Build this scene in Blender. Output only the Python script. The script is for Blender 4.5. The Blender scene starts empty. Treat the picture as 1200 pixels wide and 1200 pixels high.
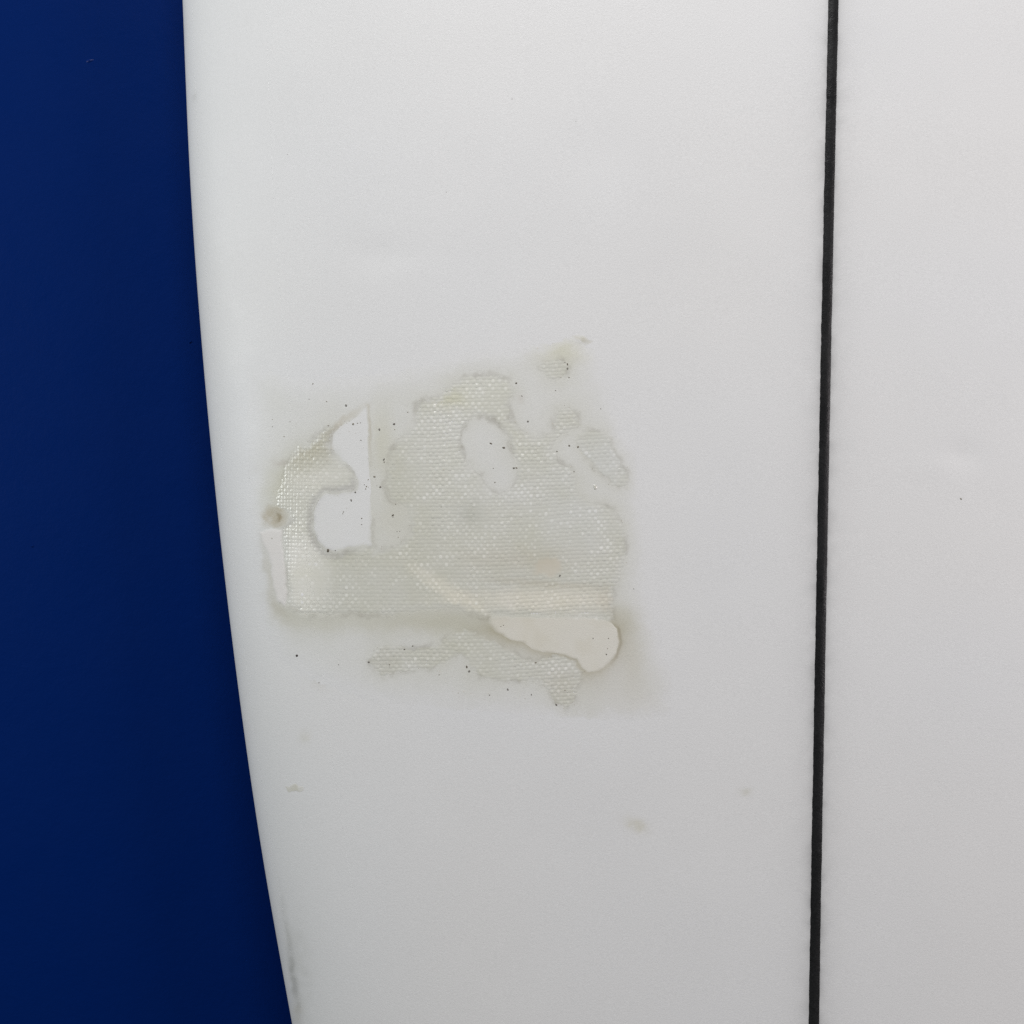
import bpy, math
import numpy as np

# ------------------------------------------------------------------ camera, light, exposure
scene = bpy.context.scene
S = 0.0003            # metres per photo pixel on the deck plane (3.7 mm stringer)
D = 0.42              # camera distance to the deck
R = math.radians

cam_d = bpy.data.cameras.new("camera")
cam = bpy.data.objects.new("camera", cam_d)
scene.collection.objects.link(cam)
cam.location = (0, -D, 0)
cam.rotation_euler = (R(90), 0, 0)
cam_d.sensor_fit = 'HORIZONTAL'
cam_d.angle = 2 * math.atan(600 * S / D)
cam_d.clip_start = 0.01
cam_d.clip_end = 50
scene.camera = cam

world = bpy.data.worlds.new("World")
scene.world = world
world.use_nodes = True
bg = world.node_tree.nodes["Background"]
bg.inputs[0].default_value = (0.97, 1.0, 1.0, 1)
bg.inputs[1].default_value = 0.09


def area(name, loc, target, sx, sy, power, col):
    l = bpy.data.lights.new(name, 'AREA')
    l.shape = 'RECTANGLE'
    l.size, l.size_y, l.energy, l.color = sx, sy, power, col
    o = bpy.data.objects.new(name, l)
    scene.collection.objects.link(o)
    o.location = loc
    d = np.array(target) - np.array(loc)
    from mathutils import Vector
    o.rotation_euler = Vector(d).to_track_quat('-Z', 'Y').to_euler()
    return o


area("ceiling_lamp", (0.0, -0.68, 0.88), (0.0, 0, 0.1), 0.55, 0.22, 7.0, (1.0, 0.985, 0.99))
area("left_fill_light", (-0.92, -0.46, 0.17), (-0.05, 0, 0.05), 0.4, 0.4, 3.8, (0.97, 1.0, 1.0))  # unseen fill light, added to brighten the rail side of the deck
area("right_fill_light", (0.96, -0.54, 0.08), (0.1, 0, 0.05), 0.4, 0.4, 4.4, (1.0, 0.92, 0.945))  # unseen pinkish fill, added to lift the right half of the board

vs = scene.view_settings
vs.view_transform = 'Standard'
vs.look = 'None'
vs.exposure = 0.0
vs.gamma = 1.0
vs.use_curve_mapping = False
scene.render.engine = 'CYCLES'
scene.cycles.use_denoising = False
scene.cycles.max_bounces = 8

# ------------------------------------------------------------------ small numeric tools
rng = np.random.default_rng(11)


def sstep(a, b, x):
    t = np.clip((x - a) / (b - a), 0, 1)
    return t * t * (3 - 2 * t)


def vnoise(x, y, scale, seed):
    """smooth value noise in -1..1"""
    g = np.random.default_rng(seed).random((64, 64)) * 2 - 1
    X = np.asarray(x) / scale + 17.3
    Y = np.asarray(y) / scale + 41.7
    xi, yi = np.floor(X).astype(int), np.floor(Y).astype(int)
    fx, fy = X - xi, Y - yi
    fx = fx * fx * (3 - 2 * fx)
    fy = fy * fy * (3 - 2 * fy)
    a, b = g[xi % 64, yi % 64], g[(xi + 1) % 64, yi % 64]
    c, d = g[xi % 64, (yi + 1) % 64], g[(xi + 1) % 64, (yi + 1) % 64]
    return (a * (1 - fx) + b * fx) * (1 - fy) + (c * (1 - fx) + d * fx) * fy


def fbm(x, y, scale, seed):
    return (vnoise(x, y, scale, seed) + 0.5 * vnoise(x, y, scale / 2.1, seed + 1)
            + 0.25 * vnoise(x, y, scale / 4.3, seed + 2)) / 1.4


def sdf(x, y, poly):
    """signed distance, positive inside"""
    p = np.asarray(poly, float)
    d2 = np.full(x.shape, 1e9)
    inside = np.zeros(x.shape, bool)
    for i in range(len(p)):
        a, b = p[i], p[(i + 1) % len(p)]
        e = b - a
        wx, wy = x - a[0], y - a[1]
        t = np.clip((wx * e[0] + wy * e[1]) / (e @ e + 1e-12), 0, 1)
        d2 = np.minimum(d2, (wx - e[0] * t) ** 2 + (wy - e[1] * t) ** 2)
        if a[1] != b[1]:
            cross = ((a[1] > y) != (b[1] > y)) & (x < (b[0] - a[0]) * (y - a[1]) / (b[1] - a[1]) + a[0])
            inside ^= cross
    d = np.sqrt(d2)
    return np.where(inside, d, -d)


def spline(xs, ys):
    """natural cubic spline"""
    xs, ys = np.array(xs, float), np.array(ys, float)
    n = len(xs)
    h = np.diff(xs)
    A = np.eye(n)
    r = np.zeros(n)
    for i in range(1, n - 1):
        A[i, i - 1], A[i, i], A[i, i + 1] = h[i - 1], 2 * (h[i - 1] + h[i]), h[i]
        r[i] = 6 * ((ys[i + 1] - ys[i]) / h[i] - (ys[i] - ys[i - 1]) / h[i - 1])
    m = np.linalg.solve(A, r)

    def f(q):
        q = np.asarray(q, float)
        k = np.clip(np.searchsorted(xs, q) - 1, 0, n - 2)
        a, b = xs[k + 1] - q, q - xs[k]
        hk = h[k]
        return (m[k] * a ** 3 + m[k + 1] * b ** 3) / (6 * hk) + (ys[k] / hk - m[k] * hk / 6) * a + (ys[k + 1] / hk - m[k + 1] * hk / 6) * b
    return f


# ------------------------------------------------------------------ the board's shape
# board frame: x across from the stringer, y depth (deck towards -y), z along the stringer
THETA = math.atan(28.5 / 1200)            # the board leans a little
X0 = (964.25 - 600) * S
ZT, ZN = -0.60, 1.17                      # tail end and nose end
H_DECK, H_BOT = 0.034, 0.022
NEXP = 4.6                                # how boxy the rail is
ct, st = math.cos(THETA), math.sin(THETA)


def to_world(xb, zb):
    return X0 + xb * ct + zb * st, -xb * st + zb * ct


def to_board(X, Z):
    x = X - X0
    return x * ct - Z * st, x * st + Z * ct


def thick(zb):
    a = np.clip((zb - ZT) / 0.42, 0, 1)
    b = np.clip((ZN - zb) / 0.62, 0, 1)
    return (0.28 + 0.72 * np.sin(a * math.pi / 2)) * (0.25 + 0.75 * np.sin(b * math.pi / 2))


def rocker(zb):
    return -0.035 * (zb - 0.25) ** 2 + 0.035 * 0.25 ** 2


def crown(u):
    return 0.94 * np.sqrt(np.clip(1 - u ** NEXP, 0, 1)) + 0.06 * (1 - u ** 2)


def fit_outline():
    rail = [(0, 214.5), (100, 218.3), (200, 223.3), (300, 229.3), (400, 236.2), (500, 245), (600, 255.3), (700, 266.0),
            (800, 278.2), (900, 291.3), (1000, 305.8), (1050, 314), (1100, 322.2), (1200, 341)]
    zs, ws = [], []
    phi = np.linspace(0, math.pi / 2, 400)
    u = np.sin(phi) ** (2 / NEXP)
    for py, px in rail:
        Zv = (600 - py) * S
        lo, hi = 0.1, 0.32
        for _ in range(40):
            w = (lo + hi) / 2
            zb = Zv * 1.05
            for _ in range(3):
                dep = 0.02
                xb = -w
                zb = (Zv * (1 + dep / D) + xb * st) / ct
            k = thick(zb)
            y = -H_DECK * k * crown(u) + H_DECK + rocker(zb)
            X = X0 + (-w * u) * ct + zb * st
            p = 600 + X / S * D / (D + y)
            if p.min() > px:
                lo = w
            else:
                hi = w
        zs.append(zb)
        ws.append(w)
    return np.polyfit(zs, ws, 4), min(zs), max(zs)


PC, ZLO, ZHI = fit_outline()
cz = list(np.linspace(ZLO, ZHI, 7))
cw = list(np.polyval(PC, cz))
half_width = spline([ZT, -0.52, -0.36] + cz + [0.34, 0.52, 0.72, 0.92, 1.05, 1.13, ZN],
                    [0.060, 0.098, 0.150] + cw + [0.2475, 0.2435, 0.216, 0.157, 0.096, 0.046, 0.004])

dents = [(1128, 534, 22, 17, 0.00035), (1100, 548, 30, 14, -0.00012), (448, 300, 38, 22, 0.00030), (470, 318, 30, 16, -0.00010),
         (700, 180, 60, 40, 0.00015), (860, 380, 50, 70, 0.00012), (1080, 900, 60, 80, 0.00018), (620, 980, 70, 50, 0.00015),
         (820, 1060, 60, 50, -0.00012), (420, 120, 50, 60, 0.00012), (1130, 240, 50, 50, 0.00014)]


def deck_y(xb, zb):
    u = np.clip(np.abs(xb) / half_width(zb), 0, 1)
    y = H_DECK - H_DECK * thick(zb) * crown(u) + rocker(zb)
    X, Z = to_world(xb, zb)
    px, py = 600 + X / S * D / (D + y), 600 - Z / S * D / (D + y)
    for (a, b, ra, rb, k) in dents:
        y = y + k * np.exp(-((px - a) / ra) ** 2 - ((py - b) / rb) ** 2)
    y = y + 0.00005 * vnoise(xb, zb, 0.035, 5) * sstep(1.0, 0.9, u)
    return y


def from_photo(px, py):
    """point of the deck seen at a photo position -> board x, y, z"""
    dep = np.zeros_like(np.asarray(px, float))
    for _ in range(5):
        X = (px - 600) * S * (D + dep) / D
        Z = (600 - py) * S * (D + dep) / D
        xb, zb = to_board(X, Z)
        dep = deck_y(xb, zb)
    return xb, dep, zb


# ------------------------------------------------------------------ objects and materials
def link(name, verts, faces, mat, parent=None, col=None, smooth=True):
    me = bpy.data.meshes.new(name)
    verts = np.asarray(verts, np.float32)
    faces = np.asarray(faces, np.int32)
    nf, k = faces.shape
    me.vertices.add(len(verts))
    me.vertices.foreach_set("co", verts.ravel())
    me.loops.add(nf * k)
    me.loops.foreach_set("vertex_index", faces.ravel())
    me.polygons.add(nf)
    me.polygons.foreach_set("loop_start", np.arange(0, nf * k, k, dtype=np.int32))
    if smooth:
        me.polygons.foreach_set("use_smooth", np.ones(nf, bool))
    me.update(calc_edges=True)
    if col is not None:
        at = me.color_attributes.new("pigment", 'FLOAT_COLOR', 'POINT')
        c4 = np.ones((len(verts), 4), np.float32)
        c4[:, :3] = col
        at.data.foreach_set("color", c4.ravel())
    me.materials.append(mat)
    o = bpy.data.objects.new(name, me)
    scene.collection.objects.link(o)
    if parent is not None:
        o.parent = parent
    return o


def material(name, color=None, rough=0.4, spec=0.5, bumps=(), sss=0.0, sss_scale=0.003, rough_var=0.0, coat=0.0, grain=0.0):
    m = bpy.data.materials.new(name)
    m.use_nodes = True
    nt = m.node_tree
    b = nt.nodes["Principled BSDF"]
    b.inputs["Roughness"].default_value = rough
    b.inputs["Specular IOR Level"].default_value = spec
    tc = nt.nodes.new("ShaderNodeTexCoord")
    if color is None:
        at = nt.nodes.new("ShaderNodeAttribute")
        at.attribute_name = "pigment"
        src = at.outputs["Color"]
    else:
        rgb = nt.nodes.new("ShaderNodeRGB")
        rgb.outputs[0].default_value = (*color, 1)
        src = rgb.outputs[0]
    if grain:
        gn = nt.nodes.new("ShaderNodeTexNoise")
        gn.inputs["Scale"].default_value = 2000
        gn.inputs["Detail"].default_value = 3
        nt.links.new(tc.outputs["Object"], gn.inputs["Vector"])
        mr = nt.nodes.new("ShaderNodeMapRange")
        mr.inputs[1].default_value, mr.inputs[2].default_value = 0.25, 0.75
        mr.inputs[3].default_value, mr.inputs[4].default_value = 1 - grain, 1 + grain
        nt.links.new(gn.outputs["Fac"], mr.inputs[0])
        mx = nt.nodes.new("ShaderNodeMix")
        mx.data_type = 'RGBA'
        mx.blend_type = 'MULTIPLY'
        mx.inputs[0].default_value = 1
        nt.links.new(src, mx.inputs[6])
        nt.links.new(mr.outputs[0], mx.inputs[7])
        src = mx.outputs[2]
    nt.links.new(src, b.inputs["Base Color"])
    if rough_var:
        rn = nt.nodes.new("ShaderNodeTexNoise")
        rn.inputs["Scale"].default_value = 45
        rn.inputs["Detail"].default_value = 5
        nt.links.new(tc.outputs["Object"], rn.inputs["Vector"])
        mr = nt.nodes.new("ShaderNodeMapRange")
        mr.inputs[1].default_value, mr.inputs[2].default_value = 0.3, 0.7
        mr.inputs[3].default_value, mr.inputs[4].default_value = rough - rough_var, rough + rough_var
        nt.links.new(rn.outputs["Fac"], mr.inputs[0])
        nt.links.new(mr.outputs[0], b.inputs["Roughness"])
    prev = None
    for (scale, dist, detail) in bumps:
        nz = nt.nodes.new("ShaderNodeTexNoise")
        nz.inputs["Scale"].default_value = scale
        nz.inputs["Detail"].default_value = detail
        nt.links.new(tc.outputs["Object"], nz.inputs["Vector"])
        bp = nt.nodes.new("ShaderNodeBump")
        bp.inputs["Strength"].default_value = 1.0
        bp.inputs["Distance"].default_value = dist
        nt.links.new(nz.outputs["Fac"], bp.inputs["Height"])
        if prev:
            nt.links.new(prev.outputs[0], bp.inputs["Normal"])
        prev = bp
    if prev:
        nt.links.new(prev.outputs[0], b.inputs["Normal"])
    if sss:
        b.subsurface_method = 'RANDOM_WALK'
        b.inputs["Subsurface Weight"].default_value = sss
        b.inputs["Subsurface Radius"].default_value = (1.0, 1.0, 1.0)
        b.inputs["Subsurface Scale"].default_value = sss_scale
    if coat:
        b.inputs["Coat Weight"].default_value = coat
        b.inputs["Coat Roughness"].default_value = 0.2
    return m


DECK = np.array([0.80, 0.806, 0.80])
deck_bumps = ((260, 0.000015, 2), (1500, 0.00004, 3), (3000, 0.00004, 2))
M_deck = material("glassed_foam", rough=0.46, spec=0.45, bumps=deck_bumps, rough_var=0.06, grain=0.05)
M_film = material("repair_resin", rough=0.46, spec=0.45, bumps=deck_bumps, rough_var=0.06, grain=0.05)
M_weave = material("dry_glass_cloth", rough=0.24, spec=0.7, bumps=((2200, 0.00003, 2),), rough_var=0.06)
M_filler = material("cured_filler", rough=0.5, spec=0.4, bumps=deck_bumps, rough_var=0.06, grain=0.02)
M_string = material("black_stringer", (0.012, 0.0125, 0.013), rough=0.42, spec=0.28, bumps=((400, 0.00016, 4), (2200, 0.00008, 2)), rough_var=0.14, grain=0.6)
M_speck = material("dirt", rough=0.6, spec=0.3)
M_wall = material("blue_wall_paint", (0.0, 0.0145, 0.114), rough=0.5, spec=0.04,
                  bumps=((55, 0.0003, 3), (300, 0.00012, 3), (1300, 0.00007, 2)), rough_var=0.06)

M_nib = material("blue_paint_lump", (0.0005, 0.015, 0.12), rough=0.35, spec=0.16)

# ------------------------------------------------------------------ the wall behind the board
WALL_Y = H_DECK + H_BOT + rocker(0.25) + 0.003
wn = 60
wx = np.linspace(-1.4, 1.4, wn)
wz = np.linspace(-1.2, 1.6, wn)
gx, gz = np.meshgrid(wx, wz, indexing='ij')
front = np.stack([gx.ravel(), np.full(gx.size, WALL_Y), gz.ravel()], 1)
back = front + np.array([0, 0.1, 0])
iw = np.arange(wn * wn).reshape(wn, wn)
qf = np.stack([iw[:-1, :-1], iw[1:, :-1], iw[1:, 1:], iw[:-1, 1:]], -1).reshape(-1, 4)
qb = qf[:, ::-1] + wn * wn
loop = np.concatenate([iw[:, 0], iw[-1, 1:], iw[-2::-1, -1], iw[0, -2:0:-1]])
nl = np.roll(loop, -1)
qs = np.stack([loop, loop + wn * wn, nl + wn * wn, nl], -1)
wall = link("wall", np.concatenate([front, back]), np.concatenate([qf, qb, qs]), M_wall, smooth=False)
wall["kind"] = "structure"
wall["label"] = "dark blue painted wall behind the surfboard"


def blob(name, cx, cy, rx, ry, h, mat, y_front, parent, seed):
    """a low rounded lump of paint standing on the wall"""
    n, m = 18, 6
    r = np.random.default_rng(seed)
    V, F = [], []
    ph = r.random(3) * 6.28
    for j in range(m + 1):
        a = j / m
        for i in range(n):
            t = 2 * math.pi * i / n
            k = 1 + 0.18 * math.sin(2 * t + ph[0]) + 0.1 * math.sin(3 * t + ph[1])
            V.append((cx + rx * a * k * math.cos(t), y_front + 0.0003 - (h + 0.0003) * (1 - a * a) ** 1.2, cy + ry * a * k * math.sin(t)))
    for j in range(m):
        for i in range(n):
            F.append((j * n + i, (j + 1) * n + i, (j + 1) * n + (i + 1) % n, j * n + (i + 1) % n))
    return link(name, V, F, mat, parent)


kk = (D + WALL_Y) / D
blob("paint_nib", (105 - 600) * S * kk, (600 - 71) * S * kk, 0.0019, 0.0012, 0.00032, M_nib, WALL_Y, wall, 3)
blob("paint_nib", (223 - 600) * S * kk, (600 - 401) * S * kk, 0.0008, 0.0006, 0.0005, M_wall, WALL_Y, wall, 4)
blob("paint_nib", (38 - 600) * S * kk, (600 - 640) * S * kk, 0.0009, 0.0007, 0.0004, M_wall, WALL_Y, wall, 5)

# ------------------------------------------------------------------ the surfboard
board = bpy.data.objects.new("surfboard", None)
scene.collection.objects.link(board)
bx, bz = to_world(0, ZT)
board.location = (bx, 0, bz)
board.rotation_euler = (0, THETA, 0)
board["label"] = "white surfboard with black stringer and yellowed repair patch on its deck"
board["category"] = "surfboard"
OFF = np.array([0, 0, -ZT])               # part meshes are measured from the tail

SLOT = 0.00170                            # half width of the slot the stringer sits in


def half_board(side):
    zc = np.unique(np.concatenate([np.linspace(ZT, -0.24, 50), np.linspace(-0.24, 0.24, 400), np.linspace(0.24, ZN, 110)]))
    u1 = np.concatenate([np.linspace(0, 0.05, 40)[:-1], np.linspace(0.05, 0.90, 145)])
    ph = np.linspace(math.asin(0.90 ** (NEXP / 2)), math.pi / 2, 44)[1:]
    u2 = np.sin(ph) ** (2 / NEXP)
    ud = np.concatenate([u1, u2])
    ub = np.concatenate([np.sin(np.linspace(math.pi / 2, 0.35, 26)[1:]) ** (1 / 2.6), np.linspace(0.62, 0, 12)])
    rows = []
    for z in zc:
        w = float(half_width(z))
        s = min(SLOT, w * 0.5)
        xd = s + (w - s) * ud
        yd = deck_y(xd * side, np.full_like(xd, z))
        xb_ = s + (w - s) * ub
        yb = H_DECK + H_BOT * thick(z) * np.sqrt(np.clip(1 - ub ** 5.2, 0, 1)) + rocker(z)
        rows.append(np.stack([np.concatenate([xd, xb_]) * side, np.concatenate([yd, yb]), np.full(len(xd) + len(xb_), z)], 1))
    V = np.array(rows)
    nz_, npf = V.shape[:2]
    ii = np.arange(nz_ * npf).reshape(nz_, npf)
    nx = np.roll(ii, -1, axis=1)          # the last strip closes the inner face
    q = np.stack([ii[:-1], ii[1:], nx[1:], nx[:-1]], -1).reshape(-1, 4)
    if side < 0:
        q = q[:, ::-1]
    Vf = V.reshape(-1, 3)
    # end caps as fans of quads
    extra, eq = [], []
    for row, flip in ((0, False), (nz_ - 1, True)):
        h = npf // 2
        for i in range(h - 1):
            f = (ii[row, i], ii[row, i + 1], ii[row, npf - 2 - i], ii[row, npf - 1 - i])
            eq.append(f[::-1] if flip ^ (side < 0) else f)
    q = np.concatenate([q, np.array(eq)])
    # pigment: glass over foam with a few old stains
    X, Z = to_world(Vf[:, 0], Vf[:, 2])
    px, py = 600 + X / S * D / (D + Vf[:, 1]), 600 - Z / S * D / (D + Vf[:, 1])
    c = np.repeat(DECK[None], len(Vf), 0)
    c = c * (1 + 0.008 * fbm(px, py, 90, 60))[:, None] * (1 + np.outer(vnoise(px, py, 150, 61), [0.004, 0.0, -0.006]))
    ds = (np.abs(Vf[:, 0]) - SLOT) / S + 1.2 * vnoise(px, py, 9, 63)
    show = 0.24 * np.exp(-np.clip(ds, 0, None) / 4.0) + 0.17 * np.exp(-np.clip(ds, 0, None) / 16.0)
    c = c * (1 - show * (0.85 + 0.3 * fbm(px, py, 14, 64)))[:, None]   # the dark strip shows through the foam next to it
    front_ = Vf[:, 1] < H_DECK + rocker(Vf[:, 2])

    def stain(cx, cy, rx, ry, ang, mult, k, seed):
        nonlocal c
        a = R(ang)
        dx, dy = px - cx, py - cy
        e = ((dx * math.cos(a) + dy * math.sin(a)) / rx) ** 2 + ((-dx * math.sin(a) + dy * math.cos(a)) / ry) ** 2
        m = np.clip(np.exp(-e) * (1 + 0.7 * vnoise(px, py, 6, seed)), 0, 1) * k * front_
        c = c * (1 + m[:, None] * (np.array(mult) - 1))
    stain(745, 967, 13, 7, 25, (.86, .84, .74), 0.8, 1)
    stain(873, 928, 8, 4, 0, (.84, .83, .76), 0.7, 2)
    stain(357, 863, 6, 8, 0, (.88, .87, .8), 0.6, 3)
    stain(375, 798, 12, 8, 20, (.88, .86, .82), 0.6, 9)
    stain(344, 1148, 4, 40, -8, (.62, .62, .60), 0.75, 4)
    stain(350, 1130, 14, 55, -8, (.88, .88, .86), 0.6, 5)
    stain(336, 1085, 3, 40, -10, (.80, .80, .78), 0.6, 7)
    stain(349, 1188, 7, 12, 0, (.85, .83, .78), 0.7, 8)
    stain(228, 113, 3, 5, 0, (.8, .8, .78), 0.6, 6)
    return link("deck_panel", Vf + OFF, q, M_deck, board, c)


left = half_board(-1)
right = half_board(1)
left["label"] = "wide white panel between the blue wall and the stringer"
right["label"] = "white panel on the far side of the black stringer"

# the stringer: a dark strip through the whole thickness, its edges a little ragged
zc = np.concatenate([np.linspace(ZT + 0.001, -0.2, 60), np.linspace(-0.2, 0.2, 700)[1:], np.linspace(0.2, ZN - 0.002, 120)[1:]])
V = []
for z in zc:
    z_ = np.array(z)
    k = min(1.0, float(half_width(z_)) * 0.5 / SLOT)
    eL = -(0.00189 + 0.00008 * vnoise(z_, 0 * z_, 0.006, 20) + 0.00010 * vnoise(z_, 0 * z_, 0.0013, 21)) * k
    eR = (0.00187 + 0.00007 * vnoise(z_, 0 * z_, 0.007, 22) + 0.00008 * vnoise(z_, 0 * z_, 0.0015, 23)) * k
    y0 = float(deck_y(np.array(0.0), z_))
    yb = H_DECK + H_BOT * float(thick(z_)) + float(rocker(z_))
    s = SLOT * 0.97 * k
    V.append([(eL, y0 + 0.00006, z), (eL + 0.00022, y0 - 0.00010, z), (0, y0 - 0.00013, z), (eR - 0.0002, y0 - 0.00010, z), (eR, y0 + 0.00006, z),
              (s, y0 + 0.0003, z), (s, yb + 0.0001, z), (-s, yb + 0.0001, z), (-s, y0 + 0.0003, z)])
V = np.array(V)
n_, p_ = V.shape[:2]
ii = np.arange(n_ * p_).reshape(n_, p_)
nx = np.roll(ii, -1, 1)
q = np.stack([ii[:-1], nx[:-1], nx[1:], ii[1:]], -1).reshape(-1, 4)
stringer = link("stringer", V.reshape(-1, 3) + OFF, q, M_string, board)
stringer["label"] = "thin black stringer line running down the board"

# ------------------------------------------------------------------ the repair patch
P = {}
P['outer'] = [(284, 424), (345, 436), (380, 440), (425, 435), (470, 428), (505, 420), (540, 407), (590, 403), (640, 396), (667, 389.5), (690, 400), (706, 403),
              (716, 440), (736, 500), (754, 540), (760, 600), (764, 680), (772, 730), (782, 760), (794, 790), (793, 842), (740, 851),
              (690, 848), (640, 845), (560, 840), (480, 832), (420, 822), (360, 802), (322, 775), (302, 730), (294, 680), (288, 600), (284, 500)]
P['main'] = [(346, 524), (362, 517), (376, 505), (386, 494), (400, 500), (440, 560), (456, 600), (448, 566), (456, 535), (466, 515), (480, 503), (488, 490),
             (488, 472), (515, 464), (527, 448), (545, 441), (573, 438), (597, 444), (605, 457), (598, 474), (598, 492), (611, 505), (632, 512),
             (646, 508), (648, 492), (656, 479), (667, 476), (677, 486), (679, 498), (668, 506), (655, 514), (651, 526), (657, 540), (670, 548),
             (677, 562), (679, 577), (688, 587), (706, 590), (721, 599), (733, 616), (733, 640), (730, 668), (722, 690), (719, 708), (722, 728),
             (712, 736), (690, 738), (650, 736), (622, 735), (592, 735), (576, 730), (558, 722), (540, 714), (510, 716), (470, 719),
             (432, 722), (412, 717), (385, 723), (352, 719), (333, 707), (335, 685), (331, 650), (329, 622), (344, 610), (336, 600), (322, 592),
             (326, 572), (334, 548)]
P['tear'] = [(431, 474), (470, 462), (489, 474), (480, 497), (464, 509), (455, 526), (456, 548), (449, 566), (455, 586), (472, 594), (480, 606),
             (479, 624), (468, 638), (440, 646), (430, 560)]
P['island'] = [(543, 503), (556, 490), (569, 489), (584, 497), (595, 512), (600, 530), (606, 546), (604, 562), (598, 573), (584, 577), (570, 570),
               (566, 557), (556, 551), (547, 540), (540, 522)]
P['white'] = [(431, 476), (424, 481), (412, 491), (398, 498), (390, 508), (386.5, 521), (391, 533), (404, 543), (414, 553), (419, 566), (417, 574),
              (398, 577), (381, 577), (372, 585), (367, 600), (366, 618), (371, 634), (380, 645), (394, 649), (408, 643), (424, 642), (438, 641),
              (437.5, 600), (436, 570), (432.5, 530), (432, 500)]
P['dot'] = [(640, 652), (652, 651), (660, 659), (658, 668), (651, 674), (640, 676), (628, 673), (625, 665), (631, 656)]
P['cream'] = [(571, 723), (585, 721), (600, 722), (640, 722), (700, 723), (716, 728), (724, 736), (727, 752), (723, 766), (715, 777), (702, 788), (689, 789),
              (680, 783), (674, 774), (661, 768), (640, 766), (627, 763), (614, 755), (597, 750), (580, 741), (571, 732)]
P['edge'] = [(303, 623), (312, 620.5), (331, 620.5), (333, 650), (337, 690), (336, 713), (325, 704), (320, 690), (317, 665), (313, 645), (306, 634)]
P['lower'] = [(431, 775), (440, 760), (452, 753), (464, 758), (484, 760), (510, 756), (524, 746), (541, 736), (556, 741), (575, 750), (592, 758), (612, 771),
              (627, 776), (640, 771), (655, 763), (668, 767), (681, 781), (684, 793), (679, 806), (674, 822), (661, 829), (649, 822), (640, 805), (622, 797),
              (600, 798), (577, 798), (560, 793), (549, 784), (546, 771), (536, 767), (522, 777), (500, 784), (470, 787), (450, 792), (438, 788)]
P['right'] = [(677, 509), (690, 504), (707, 505), (716, 514), (720, 527), (729, 544), (737, 558), (733, 571), (722, 570), (706, 557), (692, 543), (681, 531), (676, 519)]
P['upper'] = [(630, 428), (645, 422), (660, 420), (669, 428), (666, 440), (655, 446), (641, 443)]

ST = 0.62
gx = np.arange(276, 806, ST)
gy = np.arange(380, 862, ST)
GX, GY = np.meshgrid(gx, gy, indexing='ij')
jx = GX + 2.6 * fbm(GX, GY, 11, 101) + 1.6 * vnoise(GX, GY, 4.2, 104)
jy = GY + 2.6 * fbm(GX, GY, 11, 131) + 1.6 * vnoise(GX, GY, 4.2, 134)
fx_ = GX + 1.3 * fbm(GX, GY, 11, 101) + 0.35 * vnoise(GX, GY, 4.2, 104)
fy_ = GY + 1.3 * fbm(GX, GY, 11, 131) + 0.35 * vnoise(GX, GY, 4.2, 134)
FILL = ('white', 'cream', 'edge')
F = {k: sdf(fx_ if k in FILL else jx, fy_ if k in FILL else jy, v) for k, v in P.items()}
d_main0 = np.minimum.reduce([F['main'], -F['tear'], -F['island'], -F['white'], -F['edge']])
d_main = np.minimum(d_main0, -F['cream'])
d_low = np.minimum(F['lower'], -F['cream'])
d_right, d_up = F['right'], F['upper']
d_cloth = np.maximum.reduce([d_main, d_low, d_right, d_up])

# plain weave: weft rows rise to the left of the patch, threads wander
tilt = -(GX - 600) * 0.035 - 0.00009 * (GX - 640) ** 2 + 2.2 * vnoise(GX, GY, 120, 7) + 0.8 * vnoise(GX, GY, 40, 8)
vv = (GY - tilt) / 4.35
uu = (GX + 0.03 * (GY - 600) + 2.0 * vnoise(GX, GY, 110, 9) + 0.7 * vnoise(GX, GY, 35, 10)) / 3.7
ri, ci = np.round(vv), np.round(uu)
fv, fu = vv - ri, uu - ci
thr = np.random.default_rng(4)
rowj = thr.normal(0, 1, 600)
colj = thr.normal(0, 1, 600)
rs = np.where(ri.astype(int) % 2 == 0, 1.0, -1.0)
cs = np.where(ci.astype(int) % 2 == 0, 1.0, -1.0)
weft = 0.8 * np.cos(math.pi * uu) * rs + 1.6 * (np.sqrt(np.clip(1 - (1.95 * fv) ** 2, 0, 1)) - 1) + 0.22 * rowj[ri.astype(int) % 600]
warp = -0.65 * np.cos(math.pi * vv) * cs + 1.5 * (np.sqrt(np.clip(1 - (1.9 * fu) ** 2, 0, 1)) - 1) - 0.25 + 0.18 * colj[ci.astype(int) % 600]
knot = thr.normal(0, 1, (64, 64))[ri.astype(int) % 64, ci.astype(int) % 64]
kn2 = thr.normal(0, 1, (64, 64))[ri.astype(int) % 64, ci.astype(int) % 64]
kn3 = thr.normal(0, 1, (64, 64))[ri.astype(int) % 64, ci.astype(int) % 64]
RELIEF = 0.000090
weave = np.maximum(weft, warp)
weave = np.clip(weave + 0.2 * knot + 0.55 * kn2 * fv + 0.35 * kn3 * fu, -1.3, 1.5)
worn = 0.5 + 0.5 * fbm(GX, GY, 60, 44) - 0.6 * np.exp(-((GX - 366) / 26) ** 2 - ((GY - 684) / 34) ** 2) - 0.22 * np.exp(-((GX - 345) / 26) ** 2 - ((GY - 610) / 70) ** 2)          # where resin has flooded the weave it is flatter
spot = sstep(-3, 5, F['dot'])                    # a spot flooded with resin
weave_h = RELIEF * weave * np.clip(0.35 + 0.85 * worn, 0.1, 2) * (1 - 0.9 * spot)

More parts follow.
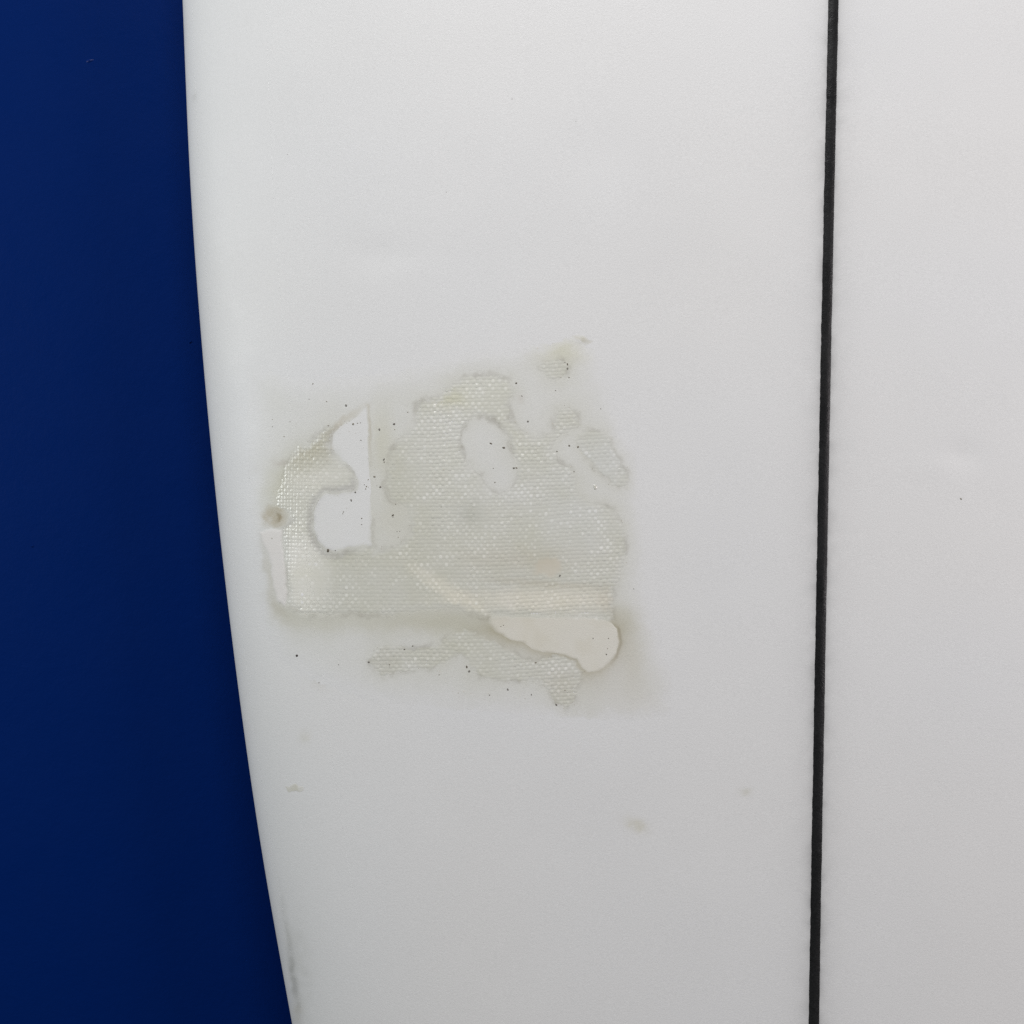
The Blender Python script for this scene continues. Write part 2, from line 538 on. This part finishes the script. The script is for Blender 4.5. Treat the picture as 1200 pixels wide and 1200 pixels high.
# height of the resin film above the deck (metres), sunk under the cloth
film = 0.00007 * sstep(0, 24, F['outer']) - 0.000012
film = film + 0.000012 * fbm(GX, GY, 26, 71) * sstep(0, 20, F['outer'])
lift = np.exp(-((GX - 681) / 9) ** 2 - ((GY - 398) / 4) ** 2)
film = film + 0.00016 * lift                     # the loose corner at the top
film = film - 0.000025 * np.exp(-(((GX - 323) / 9) ** 2 + ((GY - 606) / 8) ** 2) ** 2)      # pit
ridge = np.exp(-(np.abs(F['main'] + 2) / 3.0) ** 2) * sstep(600, 690, GY) * sstep(520, 380, GX)
film = film + 0.00003 * ridge
cloth_h = film + 0.00003 + weave_h * sstep(-3, 5, d_cloth) - 0.00007 * (1 - sstep(-3, np.where(d_main > np.maximum.reduce([d_low, d_right, d_up]), 8, 4), d_cloth))
film_h = film - 0.00030 * sstep(0.0, 9.0, d_cloth)
fill_edge = lambda d, h: film + (h + 0.00006) * sstep(-2.5, 4.0, d) - 0.00006 + 0.000006 * fbm(GX, GY, 12, 91)


# pigments ------------------------------------------------------------------
def tint(c, m, amount):
    return c * (1 + amount[..., None] * (np.array(m) - 1))


def el(cx, cy, rx, ry, ang=0, p=1):
    a = R(ang)
    dx, dy = jx - cx, jy - cy
    e = ((dx * math.cos(a) + dy * math.sin(a)) / rx) ** 2 + ((-dx * math.sin(a) + dy * math.cos(a)) / ry) ** 2
    return np.exp(-e ** p)


base = np.repeat(np.repeat(DECK[None, None], GX.shape[0], 0), GX.shape[1], 1)
n1, n2, n3 = fbm(GX, GY, 70, 201), fbm(GX, GY, 18, 211), fbm(GX, GY, 6, 221)
step_n = np.clip(0.06 + 0.45 * n1, 0, 1) * (1 - 0.85 * sstep(690, 730, GX) * sstep(800, 760, GY))
a_out = (step_n * sstep(0, 7, F['outer']) + (1 - step_n) * sstep(0, 44, F['outer'])) * (0.62 + 0.35 * n1)
cf = tint(base, (0.925, 0.925, 0.88), np.clip(a_out, 0, 1))
edge_l = np.exp(-(np.abs(F['outer'] - 7) / 6) ** 2) * sstep(0, 5, F['outer'])
cf = tint(cf, (0.96, 0.955, 0.92), edge_l * np.clip(0.05 + 0.8 * n1, 0, 1) * (1 - 0.9 * sstep(690, 730, GX)))
near = np.exp(-np.clip(-d_cloth, 0, None) / 14.0)
cf = tint(cf, (0.90, 0.895, 0.83), near * 0.6)
# resin pooled around the cream filler and under the lower hem of the cloth
pool = np.exp(-np.clip(-F['cream'], 0, None) / 11.0)
cf = tint(cf, (0.79, 0.755, 0.665), pool * 0.95 * (0.35 + 0.65 * np.maximum(sstep(728, 740, GY), sstep(708, 722, GX))))
hem = np.exp(-(np.clip(np.abs(F['main'] + 9), 0, None) / 14) ** 2) * sstep(700, 722, GY)
cf = tint(cf, (0.86, 0.845, 0.77), hem * 0.65)
cf = tint(cf, (0.88, 0.87, 0.80), el(520, 733, 60, 14) * 0.8)
cf = tint(cf, (0.90, 0.88, 0.82), el(735, 812, 66, 40) * 0.45)
cf = tint(cf, (0.88, 0.86, 0.78), el(742, 770, 16, 40) * 0.6)
cf = tint(cf, (0.93, 0.92, 0.80), el(660, 410, 30, 16) * 0.9)
cf = tint(cf, (0.80, 0.78, 0.70), el(683, 397.5, 14, 2.2, 22) * 0.9)
cf = tint(cf, (0.90, 0.89, 0.80), el(447, 515, 14, 40) * 0.9)
cf = tint(cf, (0.83, 0.81, 0.725), 0.5 * el(598, 716, 16, 8))
cf = tint(cf, (0.92, 0.91, 0.85), el(460, 610, 20, 30) * 0.9)
cf = tint(cf, (0.87, 0.85, 0.80), el(314, 668, 5, 40, -12) * 1.0)  # shadow line along the outer side of the pale strip, painted in
cf = tint(cf, (0.86, 0.84, 0.78), el(325, 712, 9, 22, -40) * 0.8)
cf = tint(cf, (0.88, 0.87, 0.79), el(330, 565, 20, 35, 25) * 0.9)
cf = tint(cf, (0.84, 0.79, 0.73), el(392, 502, 14, 3.5, -40) * 0.8)
cf = tint(cf, (0.86, 0.82, 0.82), el(330, 543, 9, 4) * 0.7)
cf = tint(cf, (0.86, 0.83, 0.76), el(411, 487, 20, 4, -34) * 0.6)
cf = tint(cf, (0.88, 0.85, 0.83), el(612, 466, 4, 6) * 0.6 + el(400, 797, 8, 8) * 0)
# the pit with its brown plug
cf = tint(cf, (0.72, 0.66, 0.55), np.clip(el(321, 606, 15, 14, 0, 3) * sstep(620.5, 617.5, GY) * (0.85 + 0.3 * n3), 0, 1))
cf = tint(cf, (0.62, 0.56, 0.44), el(325.5, 606, 2.6, 5, 15, 2) * 0.9)
# grime that caught on the rim of the bare cloth and on the filler's edge
rim = np.exp(-((d_cloth + 0.5) / 2.6) ** 2) * np.clip(0.25 + 0.9 * n2 + 0.5 * n3, 0, 1)
cf = tint(cf, (0.76, 0.745, 0.73), rim * 0.75)
rimw = np.exp(-((F['white'] + 1.0) / 1.6) ** 2) * sstep(426, 434, GX) * sstep(560, 500, GY)
cf = tint(cf, (0.80, 0.76, 0.68), rimw * 0.8)
rimc = np.exp(-((F['cream'] + 0.8) / 1.5) ** 2) * sstep(712, 724, GX) * sstep(730, 738, GY)
cf = tint(cf, (0.74, 0.71, 0.66), rimc * 0.8)

fade = np.maximum(sstep(0, 22, F['outer'] + 5 * n2), np.maximum(el(683, 397.5, 18, 5, 22), 0.8 * el(664, 408, 34, 14, 0, 2) * sstep(0, 6, F['outer'])))[..., None]
cf = base * (1 - fade) + cf * fade           # the film feathers out into the old deck

cw = tint(base, (0.845, 0.84, 0.745), np.clip(0.9 + 0.25 * n1 + 0.12 * n2, 0, 1.3))
cw = tint(cw, (1.06, 1.065, 1.07), el(560, 450, 50, 25) + 0.6 * el(560, 520, 60, 40))
cw = tint(cw, (1.04, 1.05, 1.10), el(680, 590, 60, 60) * 0.9 + el(705, 535, 40, 30))
cw = tint(cw, (0.93, 0.92, 0.80), el(530, 468, 18, 12) * 0.9)
cw = tint(cw, (0.88, 0.885, 0.88), el(552, 602, 16, 14) * 0.85)
cw = tint(cw, (0.94, 0.935, 0.89), el(450, 530, 24, 40) * 0.8 + el(470, 650, 60, 30) * 0.4)
cw = tint(cw, (1.14, 1.13, 1.14), el(348, 655, 26, 62) * 0.9 + el(370, 562, 42, 16, -10) * 0.9)
cw = tint(cw, (1.03, 1.015, 1.0), np.clip(el(620, 702, 115, 13, 0, 2) + 0.6 * el(535, 697, 62, 11, 32, 2), 0, 1.2))
cw = tint(cw, (1.07, 1.065, 1.06), np.clip(el(528, 695, 58, 8, 34, 2) + 0.6 * el(610, 704, 95, 9, 0, 2), 0, 1))
cw = tint(cw, (1.075, 1.06, 1.05), np.clip(el(655, 703, 78, 18, 3, 3) + 0.5 * el(532, 697, 60, 12, 36, 2), 0, 1))
cw = tint(cw, (1.12, 1.115, 1.14), el(354, 678, 36, 50, 16, 3))
cw = tint(cw, (0.93, 0.90, 0.86), el(610, 655, 70, 16) * 0.7)
cw = tint(cw, (0.84, 0.815, 0.73), el(362, 528, 34, 20, -25) * 0.95)
cw = tint(cw, (0.90, 0.875, 0.84), el(655, 800, 26, 24) * 0.6 + el(640, 684, 70, 4, 4) * 0.9 + el(712, 706, 10, 16, -30) * 0.8)
cw = tint(cw, (0.84, 0.82, 0.79), el(387, 515, 6, 16, 10) * 0.9)
cw = tint(cw, (0.90, 0.89, 0.86), el(450, 772, 20, 16) * 0.7)
holeC = np.exp(-((F['white'] + 4) / 3.6) ** 2) * sstep(424, 412, GX) * sstep(556, 566, GY)
cw = tint(cw, (0.76, 0.75, 0.765), holeC * np.clip(0.65 + 0.7 * n2, 0, 1))
cf = tint(cf, (0.82, 0.81, 0.825), holeC * 0.7)
rimi = np.exp(-((F['island'] + 2.5) / 2.5) ** 2) * sstep(540, 520, GY)
cw = tint(cw, (0.87, 0.86, 0.85), rimi * np.clip(0.5 + 0.7 * n2, 0, 1))
kn4 = thr.normal(0, 1, (64, 64))[ri.astype(int) % 64, ci.astype(int) % 64]
gl = np.clip(0.3 + 0.9 * fbm(GX, GY, 30, 231) + 0.45 * kn4, 0, 1.3) * (1 - 0.7 * el(362, 528, 34, 20, -25)) * (1 - 0.5 * el(345, 610, 26, 70)) * (1 - spot)
cw = tint(cw, (1.045, 1.0, 0.97), spot)
cw = tint(cw, (1.17, 1.17, 1.20), sstep(-0.25, 0.8, weft + 0.2 * knot) * (weft > warp) * gl)          # painted glints on the weft crowns, over bare sanded fibre
cw = tint(cw, (0.76, 0.75, 0.73), rim * 0.5 * (1 - sstep(2, 8, d_main0 - d_main)))
small = np.maximum.reduce([d_low, d_right, d_up]) > d_main
bl = sstep(-1.5, np.where(small, 5, 10), np.maximum(d_cloth, d_main0) + 3 * n3 + 2 * n2)[..., None]
cw = cf * (1 - bl) + cw * bl
rimi = np.exp(-((F['island'] + 1.0) / 2.0) ** 2) * np.clip(0.2 + 0.7 * n2 + 0.35 * n3 + 0.3 * sstep(540, 500, GY), 0, 1) * 0.75
cw = tint(cw, (0.80, 0.79, 0.775), rimi)
cf = tint(cf, (0.80, 0.79, 0.775), rimi)
cw = tint(cw, (0.80, 0.79, 0.77), rim * 0.5 * (1 - sstep(2, 8, d_main0 - d_main)))
under = (sstep(0, 8, d_main0) * (1 - sstep(3, 8, d_main)) * (F['cream'] > -14))[..., None]
cf = cf * (1 - under) + cw * under           # cloth runs on beneath the cream filler


def soften(c, d, w):
    b = sstep(-1.5, w, d)[..., None]
    return cf * (1 - b) + c * b


c_white = tint(base, (0.985, 0.985, 0.97), 0.7 + 0.3 * n2)
c_white = tint(c_white, (0.90, 0.90, 0.87), el(392, 532, 8, 8) * 0.6)
c_white = tint(c_white, (0.86, 0.85, 0.85), np.exp(-((F['white']) / 4) ** 2) * np.clip(0.6 + 0.8 * n3, 0, 1) * sstep(428, 415, GX) * sstep(555, 568, GY))
c_cream = tint(base, (0.945, 0.912, 0.812), 0.95 + 0.2 * n1)
c_cream = tint(c_cream, (0.93, 0.92, 0.9), el(600, 715, 20, 12) * 0.7)
c_cream = tint(c_cream, (0.95, 0.94, 0.91), np.clip(0.2 + 0.8 * fbm(GX, GY, 16, 241), 0, 1))
c_edge = tint(base, (1.02, 0.985, 0.95), 0.9 + 0.1 * n2)

c_white = soften(c_white, F['white'] + 2 * n3, np.where(GX > 428, 2.0 + 5 * sstep(572, 600, GY), 5.0))
c_cream = soften(c_cream, F['cream'] + 1.5 * n3, np.where(GY > 745, 4.0, np.where(GX < 712, 5.5, 2.6)) + 7 * sstep(595, 560, GX))
c_edge = soften(c_edge, F['edge'] + n3, 3.5)
PX, PY, PZ = from_photo(GX, GY)
patch = bpy.data.objects.new("repair_patch", None)
scene.collection.objects.link(patch)
patch.parent = board
patch["label"] = "rough yellowed fibreglass repair patch with bare weave and filler"


def sheet(name, keep, h, col, mat, label, step=1):
    """one piece of the patch: the cells where keep holds, standing h proud of the deck"""
    sl = (slice(None, None, step), slice(None, None, step))
    k = keep[sl]
    cell = k[:-1, :-1] & k[1:, :-1] & k[1:, 1:] & k[:-1, 1:]
    idx = np.arange(k.size).reshape(k.shape)
    qd = np.stack([idx[:-1, :-1], idx[:-1, 1:], idx[1:, 1:], idx[1:, :-1]], -1)[cell]
    used = np.unique(qd)
    mp = np.full(k.size, -1)
    mp[used] = np.arange(len(used))
    V = np.stack([PX[sl], PY[sl] - h[sl], PZ[sl]], -1).reshape(-1, 3)[used] + OFF
    o = link(name, V, mp[qd], mat, patch, np.clip(col[sl].reshape(-1, 3)[used], 0, 0.9))
    o["label"] = label
    return o


cell_gone = d_cloth > 10
sheet("resin_film", (F['outer'] > -3) & ~cell_gone, film_h, cf, M_film, "thin beige resin film round the bare cloth", 2)
sheet("woven_cloth", (d_main > -3) & (d_main >= np.maximum.reduce([d_low, d_right, d_up])), cloth_h, cw, M_weave, "large piece of bare woven glass cloth")
sheet("woven_cloth", (d_low > -3) & (d_low > np.maximum.reduce([d_main, d_right, d_up])), cloth_h, cw, M_weave, "ragged strip of bare weave along the lower hem")
sheet("woven_cloth", (d_right > -3) & (d_right > np.maximum.reduce([d_main, d_low, d_up])), cloth_h, cw, M_weave, "small slanting piece of weave beside the clear channel")
sheet("woven_cloth", (d_up > -3) & (d_up > np.maximum.reduce([d_main, d_low, d_right])), cloth_h, cw, M_weave, "tiny patch of weave below the loose film corner")
sheet("filler", F['white'] > -2.5, fill_edge(F['white'], 0.000022), c_white, M_filler, "white filler shard with a straight edge")
sheet("filler", F['cream'] > -2.5, fill_edge(F['cream'], 0.00004), c_cream, M_filler, "long cream filler blob below the cloth")
sheet("filler", F['edge'] > -2.5, fill_edge(F['edge'], 0.00011), c_edge, M_filler, "narrow pale filler strip on the rail side")

# dirt specks: hundreds of grains a millimetre or less across, one part
spots = [(405.7, 475.3, 1.7), (383, 470.6, 1.2), (366.7, 449.8, 1.3), (362.3, 467.8, 1), (413.9, 497, 1.7), (419, 496, 1.1), (422.5, 495.6, 1.1), (423, 516, 1.2),
         (444.7, 503.5, 1.6), (462, 497, 1.7), (462.6, 503.4, 1.1), (450, 538.5, 1.6), (450.3, 541.5, 1.3), (439, 558.8, 1.5), (445.8, 570.7, 1.6), (429.5, 570.2, 1.3),
         (427, 568, 1), (428.6, 573, 1.1), (431.7, 562, 1.2), (411.7, 586.3, 1.5), (416.5, 577, 1.4), (402.4, 600, 1.2), (401.8, 602, .9), (424, 607.5, 1.2),
         (424, 614.7, 1.2), (460.5, 603.8, 1.6), (460.6, 606, 1.0), (463.7, 590.8, 1), (465.3, 622.7, .9), (468.5, 622.7, .9), (466.8, 629.6, .9), (478, 483, 1.2), (333, 511.5, 1.1),
         (340, 494, .9), (319.4, 491.6, .9), (319.4, 500, 1), (385, 498.7, 1.2), (384.6, 645.2, 2.3), (393.2, 645, 1.2), (348.3, 768.3, 1.9), (474, 761, 1.4),
         (483.7, 757, 1.3), (432.3, 776, 1.5), (456.6, 779, 1.3), (514.7, 790.7, 1.1), (515.5, 787, .8), (319, 630.8, 1.2), (590.3, 524.7, 1.8), (575.3, 519.8, 1.5),
         (602.2, 548.6, 1.5), (605.3, 548.4, 1.4), (580, 565.5, 1.3), (578, 548.8, 1), (665, 427, 1.4), (665, 432, 1.4), (662, 424.5, 1), (666.8, 442.4, 1.2),
         (618.7, 494, 1.5), (667, 522.4, 1.4), (677.4, 523.7, 1.7), (652.7, 529, 1.3), (672.6, 552.7, 1.2), (704, 479, 1), (651, 457.6, 1), (605, 449, 1.4), (611.5, 464, 1.2),
         (627.7, 776.6, 1.5), (547, 781.6, 1.7), (549.8, 786.8, 1.7), (573.6, 814.5, 1.2), (595, 808, 1.5), (622.8, 814, 1.3), (652, 826, 1.6), (656, 674.7, 1.4),
         (742.6, 690, .9), (662, 809, 1.2), (695, 748, 1.2), (713, 748, 1.1), (710.5, 766.8, 1.3), (712, 760, .9), (590, 732.6, 1), (587, 734, .9), (1126, 584.7, 1.4), (337, 181, 1),
         (523, 225, 1.1), (600, 116, 1.1), (675, 142, .9), (374, 800, 1.2), (397, 779, 1), (520, 550, .8), (517, 594, .9), (630, 408, .8)]
r2 = np.random.default_rng(77)
cand = np.argwhere(np.abs(d_cloth + 1) < 2.5)
for k in r2.choice(len(cand), 120, replace=False):
    i, j = cand[k]
    spots.append((gx[i] + r2.normal(0, 1.5), gy[j] + r2.normal(0, 1.5), 0.35 + 0.45 * r2.random()))
for k in range(60):                                  # dust above the shard and in the tear
    cx, cy, sx, sy = [(400, 490, 12, 14), (440, 560, 14, 35), (370, 520, 30, 20), (590, 810, 60, 9)][k % 4]
    spots.append((r2.normal(cx, sx), r2.normal(cy, sy), 0.35 + 0.5 * r2.random()))
V, Q, C = [], [], []
for (x, y, r) in spots:
    bx_, by_, bz_ = [float(v) for v in from_photo(np.array(x), np.array(y))]
    i = int(np.clip(round((x - gx[0]) / ST), 0, len(gx) - 1))
    j = int(np.clip(round((y - gy[0]) / ST), 0, len(gy) - 1))
    hh = 0.00001
    if gx[0] < x < gx[-1] and gy[0] < y < gy[-1]:
        hh = max([film_h[i, j]] + ([cloth_h[i, j]] if d_cloth[i, j] > -3 else [])
                 + [film[i, j] + t for k2, t in (('white', 2.2e-5), ('cream', 4e-5), ('edge', 11e-5)) if F[k2][i, j] > 0])
        hh = max(hh, 0.0)
    rr = (0.88 if r > 1.35 else 0.7) * r * S
    tone = r2.choice(3)
    col = [(0.15, 0.13, 0.10), (0.26, 0.235, 0.19), (0.20, 0.185, 0.165)][tone]
    if (x, y) == (348.3, 768.3):
        col = (0.03, 0.014, 0.012)
    if y < 230:
        col, rr = (0.32, 0.31, 0.29), rr * 0.8
    if r < 1.25:
        col = tuple(np.array(col) * 1.3 + 0.05)
    if r < 0.85:
        col = tuple(np.array(col) * 1.9 + 0.05)
    b0 = len(V)
    n = 8
    ph, ax = r2.random() * 6.28, 0.7 + 0.6 * r2.random()
    for ring, (rad, up) in enumerate(((1.0, -0.00006), (0.85, 0.00004), (0.35, 0.00004 + 0.25 * rr))):
        for t in range(n):
            a = 2 * math.pi * t / n
            k = rad * rr * (0.85 + 0.3 * r2.random())
            ex, ez = k * math.cos(a) * ax, k * math.sin(a) / ax
            V.append((bx_ + ex * math.cos(ph) - ez * math.sin(ph), by_ - hh - up, bz_ + ex * math.sin(ph) + ez * math.cos(ph)))
            C.append(col)
    for ring in range(2):
        for t in range(n):
            Q.append((b0 + ring * n + t, b0 + ring * n + (t + 1) % n, b0 + (ring + 1) * n + (t + 1) % n, b0 + (ring + 1) * n + t))
    for t in (0, 2, 4):
        Q.append((b0 + 2 * n, b0 + 2 * n + t + 1, b0 + 2 * n + t + 2, b0 + 2 * n + (t + 3) % n))
specks = link("dirt_specks", np.array(V) + OFF, Q, M_speck, patch, np.array(C))
specks["kind"] = "stuff"
specks["label"] = "dark dirt specks caught in the resin"


# small domes and smears of dried resin on the deck
def drip(name, cx, cy, parts, h, mult, mat, parent, label):
    x = np.arange(cx - 16, cx + 16, 0.7)
    y = np.arange(cy - 12, cy + 12, 0.7)
    X_, Y_ = np.meshgrid(x, y, indexing='ij')
    xx, yy = X_ + 1.2 * vnoise(X_, Y_, 3.5, 301), Y_ + 1.2 * vnoise(X_, Y_, 3.5, 302)
    d = np.maximum.reduce([1 - ((xx - a) / rx) ** 2 - ((yy - b) / ry) ** 2 for (a, b, rx, ry) in parts])
    bx_, by_, bz_ = from_photo(X_, Y_)
    H = h * sstep(-0.25, 0.7, d) - 0.08 * h
    c = np.repeat(np.repeat(DECK[None, None], X_.shape[0], 0), X_.shape[1], 1)
    c = c * (1 + (np.clip(sstep(-0.2, 0.5, d) * (0.8 + 0.4 * vnoise(X_, Y_, 4, 305)), 0, 1))[..., None] * (np.array(mult) - 1))
    k = d > -0.9
    cell = k[:-1, :-1] & k[1:, :-1] & k[1:, 1:] & k[:-1, 1:]
    idx = np.arange(k.size).reshape(k.shape)
    qd = np.stack([idx[:-1, :-1], idx[:-1, 1:], idx[1:, 1:], idx[1:, :-1]], -1)[cell]
    used = np.unique(qd)
    mp = np.full(k.size, -1)
    mp[used] = np.arange(len(used))
    V_ = np.stack([bx_, by_ - H, bz_], -1).reshape(-1, 3)[used] + OFF
    o = link(name, V_, mp[qd], mat, parent, c.reshape(-1, 3)[used])
    o["label"] = label
    return o


drip("resin_drip", 345.5, 923.5, [(340.5, 924.5, 5.5, 3.6), (346, 922.5, 6, 4), (351.5, 924, 5, 3.6)], 0.00005, (0.86, 0.845, 0.76), M_film, board,
     "small beige resin smear low on the deck")
drip("resin_bubble", 697.5, 571, [(697.5, 571, 3, 3)], 0.00028, (0.84, 0.83, 0.74), M_weave, patch, "tiny domed resin bubble in the clear channel")
